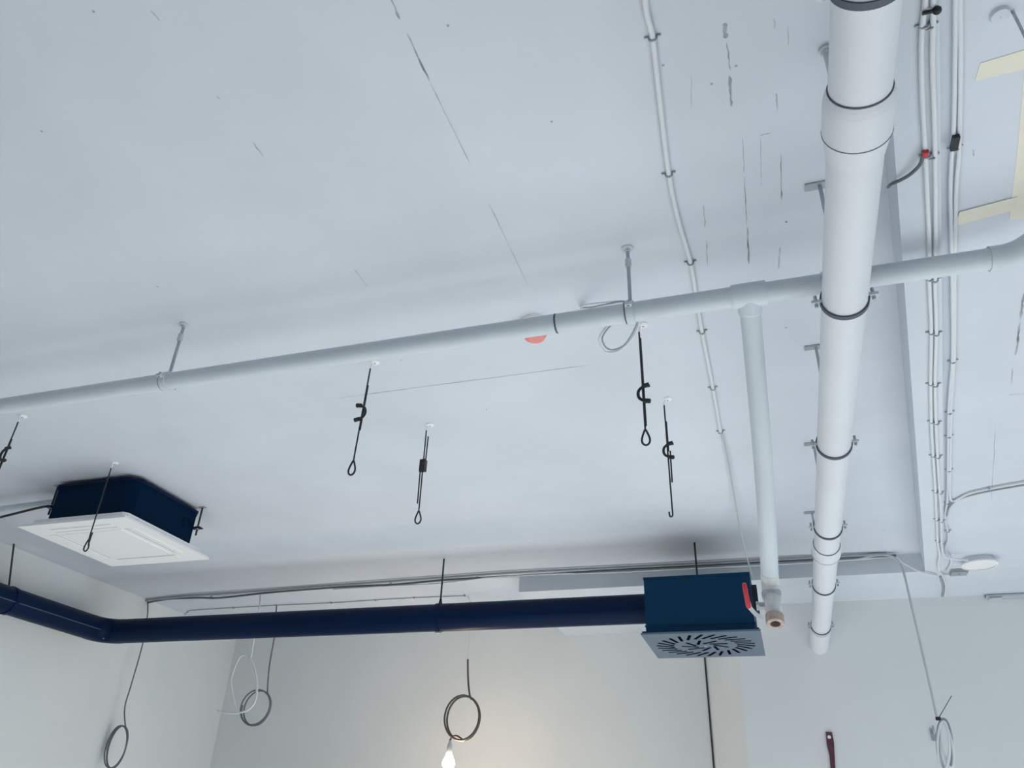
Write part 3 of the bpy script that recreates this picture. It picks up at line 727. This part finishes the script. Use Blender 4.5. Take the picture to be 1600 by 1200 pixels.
# flat grey block added for a darker patch beside it
mb = MB(); p0 = onz(1485, 891, ZB); p1 = onz(1509, 900, ZB - .012); mb.box((min(p0.x, p1.x), p0.y - .03, CAM_Z + S * (ZB - .014)), (max(p0.x, p1.x), p0.y + .05, CAM_Z + S * ZB))
mb.cyl(((p0.x + p1.x) / 2, p0.y + .01, CAM_Z + S * (ZB - .014)), ((p0.x + p1.x) / 2, p0.y + .01, CAM_Z + S * (ZB - .017)), .006, 10)
tag(mb.build('grey_block', 'cable_mid', None, p0), 'small flat grey block beside the round disc light', 'junction box')
# short trunking at the wall head
a = ony(1537, 926, YR); b = ony(1625, 921, YR)
t = thing('wall_trunking', 'short grey trunking along the top of the right wall', 'trunking', a)
zs = CAM_Z + S * ZB
mb = MB(); mb.tube([(a.x, a.y - .016, zs - .013), (b.x, a.y - .016, zs - .013)], .013, 14); mb.build('channel', 'cable_grey', t)
mb = MB(); k = ony(1553, 929, YR); mb.box((k.x - .040, k.y - .034, zs - .034), (k.x + .035, k.y, zs - .027)); mb.build('bracket', 'painted_steel', t)
mb = MB(); mb.lathe(Vector((a.x - .0005, a.y - .016, zs - .013)), -VX, [(0, .010), (.001, .001)], 12); mb.build('open_end', 'slot_black', t)
# plum strap on the wall
a = ony(1296, 1147, YR); b = ony(1303, 1215, YR)
t = thing('metal_strap', 'dark plum metal strap screwed to the right wall', 'strap', a)
mb = MB(); y0, y1 = a.y - .012, a.y
def lp(px, py, y): v = ony(px, py, YR); return Vector((v.x, y, v.z))
outl = [(1290, 1144), (1300, 1144.5), (1303, 1160), (1304, 1180), (1306, 1215), (1299, 1215), (1296, 1180), (1292, 1165)]
mb.prism([lp(x, y, y1) for x, y in outl], [lp(x, y, y0) for x, y in outl]); mb.build('strap', 'plum_metal', t)
mb = MB(); mb.lathe(lp(1295.5, 1152, y0), -VY, [(0, .011), (.003, .010), (.005, .001)], 14); mb.build('screw', 'cable_white', t)
# wall hook behind the right coil
a = ony(1458, 1148, YR)
t = thing('wall_hook', 'small grey hook on the right wall behind the tied cable bundle', 'hook', a)
mb = MB(); mb.obox(a - VY * .006, VX * .014, VY * .006, VZ * .035); mb.build('back_plate', 'zinc', t)
mb = MB(); mb.tube(spl([a + Vector((0, -.01, .01)), a + Vector((0, -.05, 0)), a + Vector((0, -.065, .02)), a + Vector((0, -.065, .045))], 4), .005, 8); mb.build('hook', 'zinc', t)
# dark lead in the corner of the recess
a, b = W(-.335, YL - .006, ZB), W(-.335, YL - .006, ZF)
mb = MB(); mb.tube([a, a.lerp(b, .5), b], .006, 8); tag(mb.build('corner_cable', 'black_wire', None, a), 'thin dark cable running down the recess corner below the diffuser', 'cable')
# masking tape on the right slab
def tape(quad, label, dz=0.0):
    mb = MB(); q = [onz(x, y, ZB) for x, y in quad]
    mb.prism([p - VZ * (.0016 + dz) for p in q], [p + VZ * (.001 if not dz else -dz) for p in q])
    tag(mb.build('masking_tape', 'masking_tape', None, q[0]), label, 'tape', 'masking tape strips on the ceiling')
tape([(1523, 126), (1532, 98), (1612, 74), (1606, 106)], 'upper strip of yellow masking tape by the rod hanger')
tape([(1601, 100), (1612, 100), (1612, 342), (1577, 343), (1590, 230)], 'wide strip of yellow masking tape along the right edge')
tape([(1491, 352), (1499, 330), (1590, 306), (1585, 327)], 'lower slanting strip of yellow masking tape beside the beam cables', .0017)
